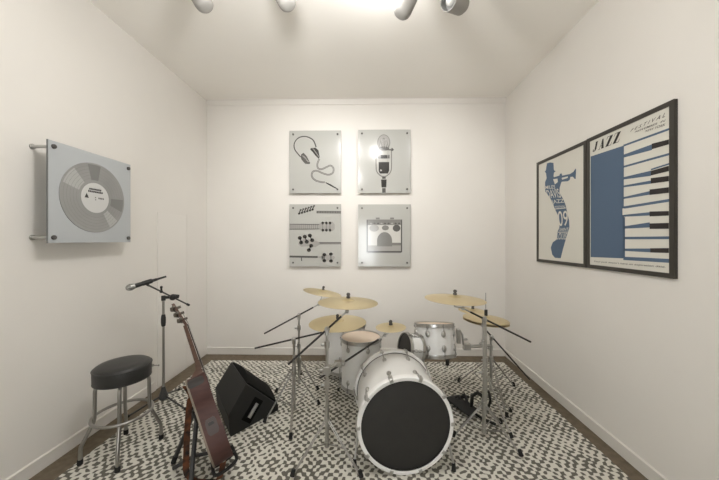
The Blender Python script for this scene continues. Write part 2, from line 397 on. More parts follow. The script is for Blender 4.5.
def art_headstocks(mb, t):
    for k in range(6):
        x = 62 + k * 17; y = -58 + k * 5
        stroke(mb, [(x, y), (x + 8, y + 20)], 7, 1, 0, t); fill(mb, ell(x, y - 2, 8, 6), 1, 0, t)
        fill(mb, ell(x + 10, y + 22, 7, 5), 1, 1, t)
    stroke(mb, [(172, -50), (328, -52)], 12, 1, 2, t); stroke(mb, [(172, -44), (328, -46)], 3, 2, 1, t); stroke(mb, [(172, -56), (328, -58)], 3, 2, 1, t)
    for k in range(9): stroke(mb, [(180 + k * 16, -44), (180 + k * 16, -58)], 3, 3, 1, t)
    fill(mb, rect(0, -160, 190, -126), 1, 3, t)
    for k in range(15): stroke(mb, [(4 + k * 12.5, -126), (4 + k * 12.5, -160)], 3, 2, 2, t)
    stroke(mb, [(0, -127), (190, -130)], 4, 3, 1, t); stroke(mb, [(0, -160), (190, -158)], 4, 3, 1, t)
    fill(mb, [(190, -128), (205, -115), (275, -112), (288, -130), (288, -160), (272, -174), (205, -172), (190, -160)], 1, 3, t)
    for k in range(3):
        for y in (-120, -166): fill(mb, ell(212 + k * 23, y, 8, 9), 2, 0, t)
        stroke(mb, [(212 + k * 23, -120), (212 + k * 23, -166)], 4, 2, 2, t)
    fill(mb, [(55, -255), (70, -225), (120, -222), (165, -232), (195, -244), (195, -256), (165, -275), (120, -268), (75, -272)], 1, 3, t)
    for x, y in ((66, -215), (98, -207), (130, -200), (75, -245), (110, -240), (145, -230), (138, -265), (124, -293)): fill(mb, ell(x, y, 13, 12), 2, 0, t)
    for x, y in ((66, -215), (98, -207), (130, -200)): stroke(mb, [(x, y), (x + 12, y - 30)], 6, 2, 0, t)
    stroke(mb, [(138, -262), (124, -293)], 6, 2, 0, t)
    stroke(mb, [(190, -249), (328, -249)], 14, 1, 2, t); stroke(mb, [(190, -244), (328, -244)], 3, 2, 1, t)
    stroke(mb, [(0, -334), (180, -337)], 12, 1, 1, t); stroke(mb, [(180, -337), (215, -340)], [8, 20], 1, 3, t); stroke(mb, [(75, -338), (78, -362)], 6, 1, 1, t)
    fill(mb, [(205, -325), (240, -322), (285, -330), (290, -342), (280, -352), (235, -360), (205, -352)], 1, 3, t)
    for x, y in ((222, -322), (264, -318), (222, -360), (264, -362)): fill(mb, ell(x, y, 12, 10), 2, 0, t)
    for x in (222, 264): stroke(mb, [(x, -322), (x, -360)], 5, 2, 1, t)
def art_amplifier(mb, t):
    fill(mb, [(52, -95), (275, -95), (275, -305), (262, -312), (62, -312), (52, -300)], 1, 3, t)
    fill(mb, rect(62, -110, 266, -300), 2, 4, t)
    fill(mb, rect(56, -98, 272, -132), 3, 2, t)
    for k in range(9): fill(mb, ell(80 + k * 22, -122, 7, 5), 4, 1 if k % 3 else 3, t)
    for x in (122, 212): fill(mb, rect(x - 12, -95, x + 12, -84), 1, 2, t)
    fill(mb, ell(240, -152, 24, 22), 4, 1, t); fill(mb, ell(100, -152, 30, 22), 4, 3, t); fill(mb, ell(170, -150, 22, 16), 4, 2, t)
    fill(mb, ell(165, -232, 47, 55, 0, 180) + [(118, -268), (212, -268)], 4, 2, t)
    fill(mb, rect(212, -245, 272, -262), 4, 2, t); fill(mb, rect(56, -262, 272, -305), 3, 3, t)
    fill(mb, rect(60, -298, 268, -308), 4, 1, t)
    for x in (56, 271): stroke(mb, [(x, -98), (x, -306)], 7, 4, 1, t)
def acrylic_print(x0, x1, z0, z1, label, art):
    y0, y1 = 3.514, 3.508
    t = thing('wall_print', label, 'picture', ((x0 + x1) / 2, YB, (z0 + z1) / 2), 'acrylic prints on the back wall')
    obj('panel', MB().span((x0, y1, z0), (x1, y0, z1)), ACRYL, t, bevel=0.001)
    k = (x1 - x0) / 328.0
    def to3(u, v, lift): return (x0 + u * k, y1 - 0.0008 * lift, z1 + v * (z1 - z0) / 397.0)
    mb = MB(); art(mb, to3); obj('printed_image', mb, INKS, t, smooth='flatart')
    for x in (x0 + 0.045, x1 - 0.042):
        for z in (z0 + 0.045, z1 - 0.045):
            obj('standoff', MB().cyl((x, YB, z), (x, y1 - 0.010, z), 0.011, n=16), [FELT], t)
    return t
acrylic_print(-0.962, -0.345, 1.935, 2.682, 'grey acrylic print of headphones with a curling cord on the back wall', art_headphones)
acrylic_print(-0.140, 0.482, 1.935, 2.688, 'grey acrylic print of a large vintage studio microphone on the back wall', art_microphone)
acrylic_print(-0.962, -0.345, 1.062, 1.804, 'grey acrylic print of four guitar headstocks on the back wall', art_headstocks)
acrylic_print(-0.140, 0.482, 1.062, 1.800, 'glossy acrylic print of a see-through amplifier on the back wall', art_amplifier)

# ------------------------------------------------------------------ record panel on the left wall
t = thing('record_panel', 'silver grey acrylic panel with a smoky vinyl record on the left wall', 'wall art', (XL, 1.96, 1.66))
px = -1.862
obj('panel', MB().span((px, 1.667, 1.360), (px + 0.008, 2.252, 1.958)), [ACRYL2], t, bevel=0.001)
obj('edge_strip', MB().span((px - 0.001, 1.6655, 1.359), (px + 0.0085, 1.6675, 1.959)), EDGE, t)
cy, cz, R = 1.957, 1.660, 0.232
mb = MB()
def rt(u, v, lift): return (px + 0.008 + 0.0008 * lift, u, v)
rec = MB().lathe((px + 0.008, cy, cz), (1, 0, 0), [(0, R), (0.0035, R), (0.004, R - 0.004), (0.003, R - 0.008), (0.003, 0.118), (0.0036, 0.112), (0.0036, 0)], 72)
rd = obj('record', rec, RECM, t)
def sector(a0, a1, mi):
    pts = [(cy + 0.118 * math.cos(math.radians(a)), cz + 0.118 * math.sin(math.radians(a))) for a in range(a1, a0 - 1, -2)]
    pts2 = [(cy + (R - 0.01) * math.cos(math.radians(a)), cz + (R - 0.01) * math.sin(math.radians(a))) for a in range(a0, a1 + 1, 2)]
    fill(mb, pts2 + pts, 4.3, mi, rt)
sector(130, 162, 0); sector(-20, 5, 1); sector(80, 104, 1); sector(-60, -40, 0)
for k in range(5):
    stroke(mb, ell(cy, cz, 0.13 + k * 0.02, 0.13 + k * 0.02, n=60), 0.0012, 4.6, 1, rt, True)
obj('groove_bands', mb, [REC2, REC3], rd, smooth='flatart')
lb = MB().lathe((px + 0.0115, cy, cz), (1, 0, 0), [(0, 0.1), (0.001, 0.1), (0.001, 0)], 48)
lbo = obj('record_label', lb, LABELM, rd)
mb = MB()
LIFT = 6.2
for (y0, y1, za, zb) in ((-0.048, 0.04, 0.062, 0.05), (-0.056, 0.052, 0.046, 0.034)):
    n = 9
    for k in range(n):                                   # two bold slanted lines of small capitals
        u0 = cy + y0 + (y1 - y0) * k / n; u1 = u0 + (y1 - y0) / n * 0.86
        fill(mb, [(u0, cz + zb), (u1, cz + zb), (u1 + 0.004, cz + za), (u0 + 0.004, cz + za)], LIFT, 0, rt)
obj('title_print', mb, [INK1, INK2], lbo, smooth='flatart')
mb = MB()
fill(mb, [(cy - 0.078, cz - 0.006), (cy - 0.048, cz - 0.006), (cy - 0.063, cz + 0.026)], LIFT, 0, rt)
obj('triangle_mark', mb, [INK1, INK2], lbo, smooth='flatart')
mb = MB()
fill(mb, rect(cy - 0.005, cz - 0.001, cy + 0.003, cz + 0.006), LIFT, 1, rt)
for k in range(4): fill(mb, rect(cy + 0.02 + k * 0.011, cz - 0.005, cy + 0.028 + k * 0.011, cz + 0.006), LIFT, 1, rt)
fill(mb, ell(cy, cz - 0.012, 0.004, 0.004), LIFT, 1, rt)
obj('small_print', mb, [INK1, INK2], lbo, smooth='flatart')
for y in (1.695, 2.228):
    for z in (1.392, 1.925):
        so = obj('standoff', MB().cyl((XL, y, z), (px + 0.011, y, z), 0.0095, n=16).cyl((XL, y, z), (XL + 0.006, y, z), 0.016, n=16), CHROME, t)
        obj('cap', MB().lathe((px + 0.008, y, z), (1, 0, 0), [(0, 0.0125), (0.01, 0.0125), (0.0125, 0.009), (0.0125, 0)], 20), FELT, so, label='black screw cap')

# ------------------------------------------------------------------ two framed posters on the right wall
PX = 1.597
def pt(u, v, lift): return (PX + 0.006 - 0.0006 * lift, u * 1.0076, HC + (v - HC) * 1.0076)
def frame_poster(y0, y1, z0, z1, label):
    t = thing('framed_poster', label, 'poster', (XR, (y0 + y1) / 2, (z0 + z1) / 2), 'framed jazz posters on the right wall')
    fw = 0.026
    f = MB().span((PX, y0, z0), (XR, y1, z0 + fw)).span((PX, y0, z1 - fw), (XR, y1, z1))
    f.span((PX, y0, z0 + fw), (XR, y0 + fw, z1 - fw)).span((PX, y1 - fw, z0 + fw), (XR, y1, z1 - fw))
    obj('frame', f, FRAMEB, t)
    obj('sheet', MB().span((PX + 0.006, y0 + fw, z0 + fw), (XR - 0.002, y1 - fw, z1 - fw)), PAPER, t)
    return t
t = frame_poster(1.578, 2.205, 1.173, 2.119, 'large framed blue poster of piano keys headed with black italic lettering')
mb = MB()
yl, yr = 2.155, 1.597
fill(mb, [(yl, 1.254), (1.878, 1.262), (1.876, 1.969), (yl, 1.979)], 1, 0, pt)         # blue block
# white keys are the paper; blue lines fan between them, black keys sit on top
stroke(mb, [(1.88, 1.969), (yr, 1.967)], 0.012, 1, 0, pt)
for (a, b, w) in (((1.88, 1.903), (1.692, 1.901), [0.013, 0.022]), ((1.88, 1.836), (yr, 1.834), 0.008), ((1.88, 1.764), (1.698, 1.755), [0.010, 0.020]),
                  ((1.88, 1.713), (1.698, 1.705), [0.008, 0.012]), ((1.887, 1.640), (1.705, 1.645), [0.008, 0.014]), ((1.887, 1.580), (yr, 1.588), 0.010),
                  ((1.887, 1.529), (1.705, 1.526), [0.008, 0.013]), ((1.88, 1.455), (1.705, 1.463), [0.010, 0.020]), ((1.88, 1.389), (yr, 1.389), 0.010),
                  ((1.88, 1.316), (1.701, 1.318), [0.010, 0.015]), ((1.88, 1.262), (yr, 1.266), 0.014)):
    stroke(mb, [a, b], [q * 1.45 for q in w] if isinstance(w, list) else w * 1.5, 1, 0, pt)
fill(mb, [(1.886, 1.534), (1.872, 1.534), (1.872, 1.575), (1.886, 1.575)], 2, 1, pt)
fill(mb, rect(1.868, 1.27, 1.880, 1.52), 1, 0, pt)
stroke(mb, [(1.698, 1.7755), (yr, 1.782)], 0.009, 1, 0, pt)
for q in ([(1.692, 1.92), (yr, 1.912), (yr, 1.886), (1.692, 1.889)], [(1.698, 1.768), (yr, 1.772), (yr, 1.744), (1.698, 1.742)],
          [(1.698, 1.727), (yr, 1.718), (yr, 1.690), (1.698, 1.696)], [(1.705, 1.664), (yr, 1.658), (yr, 1.628), (1.705, 1.633)],
          [(1.705, 1.539), (yr, 1.531), (yr, 1.507), (1.705, 1.511)], [(1.705, 1.471), (yr, 1.468), (yr, 1.437), (1.705, 1.440)],
          [(1.701, 1.330), (yr, 1.334), (yr, 1.308), (1.701, 1.306)]):
    fill(mb, q, 3, 2, pt)
obj('piano_keys_print', mb, [BLUE, PAPER, KEYB], t, smooth='flatart')
mb = MB()
# JAZZ in heavy stencil italics: thick slanted strokes with hair serifs
def glyph(parts, y0, z0, w, h, sh=0.28):
    for P in parts:
        fill(mb, [(y0 - (x * w + (z - 0.0) * sh * h), z0 + z * h) for x, z in P], 2, 0, pt)
J = [[(0.36, 0.18), (0.76, 0.18), (0.76, 1.0), (0.36, 1.0)], [(0.28, 0.96), (0.86, 0.96), (0.86, 1.0), (0.28, 1.0)],
     [(0.0, 0.06), (0.16, 0.0), (0.45, 0.0), (0.66, 0.08), (0.72, 0.18), (0.42, 0.18), (0.38, 0.07), (0.2, 0.07)], [(0.0, 0.06), (0.2, 0.06), (0.2, 0.26), (0.0, 0.26)]]
A = [[(0.44, 1.0), (0.66, 1.0), (1.02, 0.04), (0.60, 0.04), (0.40, 0.74)], [(0.44, 0.74), (0.5, 0.74), (0.22, 0.04), (0.14, 0.04)],
     [(0.0, 0.0), (0.38, 0.0), (0.38, 0.05), (0.0, 0.05)], [(0.56, 0.0), (1.06, 0.0), (1.06, 0.05), (0.56, 0.05)], [(0.26, 0.3), (0.6, 0.3), (0.58, 0.35), (0.28, 0.35)]]
Z = [[(0.50, 0.96), (0.98, 0.96), (0.50, 0.04), (0.02, 0.04)], [(0.02, 0.95), (0.98, 0.95), (0.98, 1.0), (0.02, 1.0)], [(0.02, 0.95), (0.12, 0.95), (0.0, 0.72), (-0.06, 0.72)],
     [(0.0, 0.0), (0.98, 0.0), (0.98, 0.05), (0.0, 0.05)], [(0.9, 0.05), (0.98, 0.05), (1.04, 0.28), (0.98, 0.28)]]
for g, y, w in ((J, 2.136, 0.042), (A, 2.084, 0.046), (Z, 2.022, 0.048), (Z, 1.962, 0.048)):
    glyph(g, y, 2.004, w, 0.064)
obj('heading_lettering', mb, [KEYB], t, smooth='flatart')
mb = MB()
put_text(mb, 'F E S T I V A L', [(1.83, 2.038), (1.618, 2.041), (1.612, 2.064), (1.824, 2.052)], 2, 0, pt, 0.3)
put_text(mb, 'NOVEMBER  IN', [(1.80, 2.020), (1.618, 2.016), (1.614, 2.027), (1.796, 2.030)], 2, 0, pt, 0.2)
put_text(mb, 'NEW YORK', [(1.735, 2.000), (1.618, 1.993), (1.614, 2.006), (1.731, 2.010)], 2, 0, pt, 0.2)
obj('subheading_lettering', mb, [KEYB], t, smooth='flatart')
mb = MB()
put_text(mb, "Your past doesn't have an expiration date.", [(2.122, 1.219), (1.616, 1.223), (1.616, 1.239), (2.122, 1.231)], 2, 0, pt, 0.25)
obj('quote_lettering', mb, [KEYB], t, smooth='flatart')

t = frame_poster(2.211, 2.858, 1.172, 2.116, 'framed poster of a blue trumpeter in a hat whose body is cut with letters')
mb = MB()
SIL = [(2.714, 2.001), (2.697, 2.006), (2.681, 2.066), (2.635, 2.063), (2.585, 2.045), (2.58, 1.983), (2.556, 1.964), (2.577, 1.961), (2.585, 1.933),
       (2.58, 1.920), (2.506, 1.918), (2.497, 1.932), (2.476, 1.930), (2.47, 1.910), (2.374, 1.902), (2.335, 1.910), (2.312, 1.930), (2.305, 1.922),
       (2.309, 1.849), (2.323, 1.854), (2.34, 1.873), (2.369, 1.878), (2.378, 1.855), (2.403, 1.850), (2.47, 1.860), (2.48, 1.858), (2.501, 1.817), (2.506, 1.774), (2.457, 1.715), (2.426, 1.66), (2.411, 1.61),
       (2.385, 1.532), (2.381, 1.478), (2.406, 1.425), (2.43, 1.37), (2.459, 1.303), (2.489, 1.225), (2.566, 1.224), (2.604, 1.251), (2.624, 1.31),
       (2.595, 1.358), (2.542, 1.381), (2.535, 1.439), (2.505, 1.483), (2.505, 1.528), (2.521, 1.582), (2.557, 1.631), (2.594, 1.691), (2.635, 1.751),
       (2.704, 1.817), (2.71, 1.864), (2.708, 1.903), (2.685, 1.933), (2.693, 1.979)]
fill(mb, SIL, 1, 0, pt)
fill(mb, [(2.475, 1.893), (2.40, 1.889), (2.398, 1.876), (2.47, 1.876)], 2, 1, pt)      # gap in the trumpet's tubing
fill(mb, [(2.59, 1.905), (2.53, 1.898), (2.525, 1.868), (2.565, 1.855)], 2, 1, pt)      # gap under the raised arm
obj('trumpeter_print', mb, [BLUE, PAPER], t, smooth='flatart')
mb = MB()
put_text(mb, 'MILES', [(2.700, 1.838), (2.560, 1.818), (2.562, 1.850), (2.700, 1.868)], 3, 0, pt)
put_text(mb, 'DAVIS', [(2.668, 1.750), (2.478, 1.728), (2.520, 1.812), (2.690, 1.826)], 3, 0, pt)
put_text(mb, 'JAZZ', [(2.592, 1.682), (2.440, 1.674), (2.452, 1.716), (2.620, 1.728)], 3, 0, pt)
fill(mb, [(2.560, 1.640), (2.420, 1.634), (2.424, 1.640), (2.565, 1.647)], 3, 0, pt)
put_text(mb, 'FESTIVAL', [(2.548, 1.648), (2.428, 1.642), (2.432, 1.662), (2.566, 1.668)], 3, 0, pt)
put_text(mb, '09', [(2.512, 1.492), (2.396, 1.490), (2.400, 1.614), (2.530, 1.622)], 3, 0, pt)
put_text(mb, 'SAINT', [(2.505, 1.452), (2.392, 1.450), (2.388, 1.476), (2.500, 1.478)], 3, 0, pt)
fill(mb, [(2.53, 1.440), (2.398, 1.438), (2.397, 1.444), (2.528, 1.446)], 3, 0, pt)
put_text(mb, 'LOUIS', [(2.538, 1.382), (2.424, 1.380), (2.404, 1.434), (2.533, 1.436)], 3, 0, pt)
obj('lettering', mb, [PAPER], t, smooth='flatart')

# ------------------------------------------------------------------ stool
SX, SY = -1.613, 1.900
t = thing('bar_stool', 'round black vinyl stool on bent chrome legs beside the left wall', 'stool', (SX, SY, 0))
r = 0.153
prof = [(0.47, 0), (0.47, r - 0.014), (0.474, r - 0.004), (0.482, r), (0.550, r + 0.001), (0.566, r - 0.004), (0.575, r - 0.018), (0.579, r - 0.06), (0.580, 0)]
st = obj('seat', MB().lathe((SX, SY, 0), (0, 0, 1), prof, 56), VINYL, t, smooth=60)
obj('piping', MB().ring((SX, SY, 0.556), (0, 0, 1), r, 0.004, 56).ring((SX, SY, 0.477), (0, 0, 1), r - 0.003, 0.004, 56), VINYL, st)
obj('footrest_ring', MB().ring((SX, SY, 0.25), (0, 0, 1), 0.158, 0.009, 56, 10), STEEL, t)
for k in range(4):
    a = math.radians(36 + 90 * k - (3 if k == 3 else 0)); e = V3((math.cos(a), math.sin(a), 0)); c = V3((SX, SY, 0))
    def rp(R_, z): return c + e * R_ + V3((0, 0, z))
    pts = smooth_path2 = [rp(0.06, 0.462), rp(0.105, 0.462), rp(0.122, 0.458), rp(0.133, 0.448), rp(0.137, 0.43), rp(0.139, 0.27), rp(0.142, 0.245), rp(0.150, 0.222), rp(0.193, 0.125), rp(0.201, 0.105), rp(0.204, 0.082), rp(0.205, 0.012)]
    lg = obj('leg', MB().tube(pts, 0.0105, 12), STEEL, t, smooth=60)
    obj('rubber_foot', MB().cyl(rp(0.205, 0), rp(0.205, 0.03), 0.0145, n=14), RUBBER, lg)

# ------------------------------------------------------------------ microphone stand and microphone
MX, MY = -1.715, 2.42
t = thing('microphone_stand', 'dark boom microphone stand between the stool and the leaning guitar', 'microphone stand', (MX, MY, 0))
obj('base_hub', MB().lathe((MX, MY, 0), (0, 0, 1), [(0.055, 0), (0.055, 0.026), (0.075, 0.036), (0.095, 0.032), (0.13, 0.02), (0.16, 0.014), (0.16, 0)], 20), STANDB, t, smooth=50)
for dx, dy in ((0.235, -0.07), (-0.03, 0.24), (-0.16, -0.18)):
    lg = obj('leg', MB().tube([(MX + dx * 0.1, MY + dy * 0.1, 0.085), (MX + dx, MY + dy, 0.012)], 0.007), STANDB, t)
    obj('rubber_foot', MB().tube([(MX + dx * 0.93, MY + dy * 0.93, 0.017), (MX + dx * 1.04, MY + dy * 1.04, 0.011)], 0.011), RUBBER, lg)
obj('pole', MB().cyl((MX, MY, 0.15), (MX, MY, 0.885), 0.0095, n=14), STEEL, t)
obj('grip', MB().lathe((MX, MY, 0), (0, 0, 1), [(0.66, 0.010), (0.665, 0.015), (0.69, 0.018), (0.73, 0.018), (0.755, 0.014), (0.76, 0.010)], 16), BLACK, t)
bt, bh = V3((-1.612, 2.60, 0.797)), V3((-1.672, 2.20, 1.034))
bj = bt.lerp(bh, 0.44)
obj('boom_clutch', MB().cyl((MX, MY, 0.875), (MX, MY, 0.915), 0.016).cyl((MX, MY, 0.90), tuple(bj), 0.012).ball(tuple(bj), 0.026, sq=(1, 1.1, 1)).cyl(tuple(bj + V3((0, 0, 0.01))), tuple(bj + V3((0.03, 0.03, 0.0))), 0.016), BLACK, t)
obj('boom_arm', MB().tube([tuple(bt), tuple(bh)], 0.006), STANDB, t)
obj('counterweight', MB().tube([tuple(bt), tuple(bt.lerp(bh, 0.06))], 0.010), BLACK, t)
bk = bt.lerp(bh, 0.72)
obj('clamp_knob', MB().ball(tuple(bk), 0.012).cyl(tuple(bk), tuple(bk + V3((0, 0, 0.035))), 0.007).ball(tuple(bk + V3((0, 0, 0.035))), 0.010), BLACK, t)
m0, m1 = V3((-1.728, 2.10, 1.036)), V3((-1.590, 2.225, 1.088)); md = (m1 - m0).normalized()
mc = m0.lerp(m1, 0.52)
obj('microphone_clip', MB().tube([tuple(bh), tuple(mc - V3((0, 0, 0.018)))], 0.009).tube([tuple(mc - md * 0.03 - V3((0, 0, 0.0))), tuple(mc + md * 0.03)], 0.0175), BLACK, t)
mi = thing('microphone', 'black handheld microphone with silver mesh ball held in the boom stand', 'microphone', tuple(m0))
Lm = (m1 - m0).length
obj('handle', MB().lathe(m0, md, [(0.02, 0.0), (0.02, 0.017), (0.05, 0.0165), (Lm - 0.03, 0.010), (Lm - 0.03, 0.008), (Lm + 0.03, 0.007), (Lm + 0.03, 0)], 18), MICB, mi)
obj('mesh_grille', MB().lathe(m0, md, [(-0.03, 0), (-0.028, 0.010), (-0.02, 0.019), (-0.006, 0.0245), (0.002, 0.025), (0.012, 0.023), (0.028, 0.018)], 24), MESHM, mi, smooth=60)
obj('grille_band', MB().ring(m0 + md * 0.001, md, 0.0245, 0.0022, 28), STEEL, mi)

# ------------------------------------------------------------------ guitar and its stand
P0, P1 = V3((-0.850, 1.695, 0.108)), V3((-1.262, 1.850, 0.965))
U = (P1 - P0).normalized()
nn = V3((0.865, 0.50, 0)); NF = (nn - U * nn.dot(U)).normalized(); Wd = U.cross(NF).normalized()
if Wd.y > 0: Wd = -Wd                                  # Wd points at the camera side
GL = (P1 - P0).length
def g(u, w, n): return P0 + U * u + Wd * w + NF * n
t = thing('acoustic_guitar', 'red brown acoustic guitar seen edge on, leaning left on a black stand', 'guitar', tuple(P0))
half = [(0, 0.0), (0.002, 0.05), (0.012, 0.105), (0.04, 0.155), (0.09, 0.188), (0.14, 0.195), (0.19, 0.183), (0.24, 0.155), (0.28, 0.132), (0.31, 0.124), (0.34, 0.127), (0.38, 0.138), (0.42, 0.140), (0.455, 0.125), (0.482, 0.09), (0.494, 0.05), (0.497, 0.0)]
half = smooth_path(half, 3)
outl = half + [(u, -w) for u, w in half[::-1][1:-1]]
DB, DF = -0.048, 0.046
def outline(n, k=1.0, du=0): return [g(0.25 + (u - 0.25) * k + du, w * k, n) for u, w in outl]
k = len(outl)
side = MB(); a, b = outline(DB), outline(DF)
side.add(a + b, [(i, (i + 1) % k, (i + 1) % k + k, i + k) for i in range(k)])
obj('sides', side, WOOD, t, smooth=60)
obj('back', MB().poly(outline(DB - 0.001)).prism(outline(DB - 0.001), tuple(NF * 0.002)), WOOD, t)
tp = obj('soundboard', MB().prism(outline(DF - 0.002), tuple(NF * 0.004)), SPRUCE, t)
for n_ in (DB, DF):
    bd = MB(); lo, hi = outline(n_ - 0.005, 1.006), outline(n_ + 0.005, 1.006)
    bd.add(lo + hi, [(i, (i + 1) % k, (i + 1) % k + k, i + k) for i in range(k)])
    obj('binding', bd, BIND if n_ == DB else WOOD, t, smooth=60)
obj('sound_hole', MB().lathe(g(0.345, 0, DF + 0.0022), NF, [(0, 0.05), (0.0008, 0.05), (0.0008, 0)], 32), BLACK, tp)
obj('bridge', MB().prism([g(0.14, -0.07, DF + 0.002), g(0.14, 0.07, DF + 0.002), g(0.168, 0.07, DF + 0.002), g(0.168, -0.07, DF + 0.002)], tuple(NF * 0.008)), DARKW, t)
neck = MB()
NU0, NU1 = 0.485, GL - 0.155
def nsec(u, hw, th):
    c0 = DF - 0.002
    return [g(u, hw, c0), g(u, hw * 0.9, c0 - th * 0.55), g(u, hw * 0.45, c0 - th), g(u, -hw * 0.45, c0 - th), g(u, -hw * 0.9, c0 - th * 0.55), g(u, -hw, c0)]
secs = [nsec(NU0 - 0.002, 0.029, 0.085), nsec(NU0 + 0.02, 0.028, 0.06), nsec(NU0 + 0.045, 0.0275, 0.034), nsec(NU0 + 0.08, 0.027, 0.024), nsec(NU1, 0.022, 0.020)]
vs = [v for s_ in secs for v in s_]; fs = []
for i in range(len(secs) - 1):
    for j in range(6): fs.append((i * 6 + j, i * 6 + (j + 1) % 6, (i + 1) * 6 + (j + 1) % 6, (i + 1) * 6 + j))
fs += [tuple(range(6)), tuple(range((len(secs) - 1) * 6, len(secs) * 6))]
obj('neck', neck.add(vs, fs), NECKW, t, smooth=50)
fbm = MB().prism([g(0.40, -0.028, DF + 0.002), g(0.40, 0.028, DF + 0.002), g(NU1, 0.022, DF - 0.001), g(NU1, -0.022, DF - 0.001)], tuple(NF * 0.007))
fb = obj('fretboard', fbm, DARKW, t)
fr = MB()
for j in range(16):
    u = 0.40 + (NU1 - 0.40) * (1 - 2 ** (-(16 - j) / 12)) / (1 - 2 ** (-16 / 12)); u = NU1 - (NU1 - 0.40) * (1 - 2 ** (-(j + 1) / 12)) / (1 - 2 ** (-17 / 12))
    fr.tube([tuple(g(u, -0.026, DF + 0.009)), tuple(g(u, 0.026, DF + 0.009))], 0.0012, 6)
obj('frets', fr, STEEL, fb)
hs = MB().prism([g(NU1, -0.022, DF - 0.012), g(NU1, 0.022, DF - 0.012), g(NU1 + 0.025, 0.032, DF - 0.018), g(GL - 0.01, 0.034, DF - 0.04), g(GL, 0.018, DF - 0.043), g(GL, -0.018, DF - 0.043), g(GL - 0.01, -0.034, DF - 0.04), g(NU1 + 0.025, -0.032, DF - 0.018)], tuple(NF * 0.014))
ho = obj('headstock', hs, NECKW, t)
for s_ in (-1, 1):
    for j in range(3):
        u = NU1 + 0.04 + j * 0.042; dn = -0.016 - j * 0.007
        tb = MB().cyl(g(u, s_ * 0.028, DF + dn - 0.006), g(u, s_ * 0.05, DF + dn - 0.006), 0.0045, n=10).ball(g(u, s_ * 0.056, DF + dn - 0.006), 0.011, sq=(1, 1, 1)).cyl(g(u, s_ * 0.02, DF + dn - 0.014), g(u, s_ * 0.02, DF + dn + 0.03), 0.0045, n=10)
        tb.box(g(u, s_ * 0.02, DF + dn - 0.016), (0.018, 0.018, 0.018))
        obj('tuning_peg', tb, PEGM, ho)
stg = MB()
for j in range(6):
    w = -0.016 + j * 0.0064
    stg.tube([tuple(g(0.155, w * 1.6, DF + 0.012)), tuple(g(NU1, w, DF + 0.009)), tuple(g(NU1 + 0.05 + 0.02 * (j % 3), w * 1.1, DF - 0.002))], 0.0007, 5)
obj('strings', stg, STEEL, t)
# control plates on the side that faces the camera
def rib(u):
    for (ua, wa), (ub, wb) in zip(half, half[1:]):
        if ua <= u <= ub: return wa + (wb - wa) * (u - ua) / max(ub - ua, 1e-6)
    return 0.1
def side_plate(name, u0, u1, n0, n1, m, lift=0.003):
    mb = MB(); q = []
    for s_ in range(9):
        u = u0 + (u1 - u0) * s_ / 8
        e = min(s_, 8 - s_); ins = (n1 - n0) * (0.16 if e == 0 else 0.04 if e == 1 else 0)
        q.append((g(u, rib(u) + lift, n0 + ins), g(u, rib(u) + lift, n1 - ins), g(u, rib(u) - 0.004, n0 + ins), g(u, rib(u) - 0.004, n1 - ins)))
    for a, b in zip(q, q[1:]):
        mb.add([a[0], a[1], b[1], b[0]], [(0, 1, 2, 3)]); mb.add([a[0], b[0], b[2], a[2]], [(0, 1, 2, 3)]); mb.add([a[1], b[1], b[3], a[3]], [(0, 1, 2, 3)])
    mb.add(list(q[0]), [(0, 1, 3, 2)]); mb.add(list(q[-1]), [(0, 1, 3, 2)])
    return obj(name, mb, m, t)
side_plate('preamp_panel', 0.442, 0.487, -0.046, 0.036, PLATE)
jp = side_plate('battery_door', 0.175, 0.255, -0.026, 0.030, PLATE2)
rw = rib(0.215) + 0.004
obj('door_latch', MB().prism([g(0.19, rw, -0.012), g(0.19, rw, 0.016), g(0.238, rw - 0.012, 0.016), g(0.238, rw - 0.012, -0.012)], tuple(Wd * 0.003)), PLATE, jp)
# strap: pinned at the heel, falls to the rug, comes back to the bottom button
def band(pts, width, wdir, th=0.003):
    mb = MB(); wdir = V3(wdir).normalized(); P = [V3(q) for q in pts]; vs = []
    for i, q in enumerate(P):
        d = (P[min(i + 1, len(P) - 1)] - P[max(i - 1, 0)]).normalized(); n = d.cross(wdir).normalized() * th / 2
        vs += [q + wdir * width / 2 + n, q - wdir * width / 2 + n, q - wdir * width / 2 - n, q + wdir * width / 2 - n]
    fs = [(0, 1, 2, 3), tuple(range(len(vs) - 4, len(vs)))]
    for i in range(len(P) - 1):
        for j in range(4): fs.append((i * 4 + j, i * 4 + (j + 1) % 4, i * 4 + 4 + (j + 1) % 4, i * 4 + 4 + j))
    return mb.add(vs, fs)
def sp3(P, n=7):
    out = []
    for i in range(len(P) - 1):
        p0, p1, p2, p3 = P[max(i - 1, 0)], P[i], P[i + 1], P[min(i + 2, len(P) - 1)]
        for kk in range(n):
            s_ = kk / n
            out.append(tuple(0.5 * (2 * p1[d] + (p2[d] - p0[d]) * s_ + (2 * p0[d] - 5 * p1[d] + 4 * p2[d] - p3[d]) * s_ ** 2 + (3 * p1[d] - p0[d] - 3 * p2[d] + p3[d]) * s_ ** 3) for d in (0, 1, 2)))
    return out + [P[-1]]
q0 = tuple(g(0.470, 0.04, DB - 0.012))
sp = sp3([q0, (-1.062, 1.735, 0.455), (-1.060, 1.715, 0.42), (-1.062, 1.70, 0.30), (-1.063, 1.69, 0.15), (-1.06, 1.685, 0.04), (-1.02, 1.675, 0.007), (-0.93, 1.665, 0.007), (-0.86, 1.665, 0.02), tuple(g(-0.004, 0.0, 0.0))])
obj('strap', band(sp, 0.032, (0.85, 0.53, 0)), STRAPM, t, smooth=60, label='woven orange and black guitar strap')
obj('strap_button', MB().cyl(g(0.002, 0, 0), g(-0.014, 0, 0), 0.008), STEEL, t)

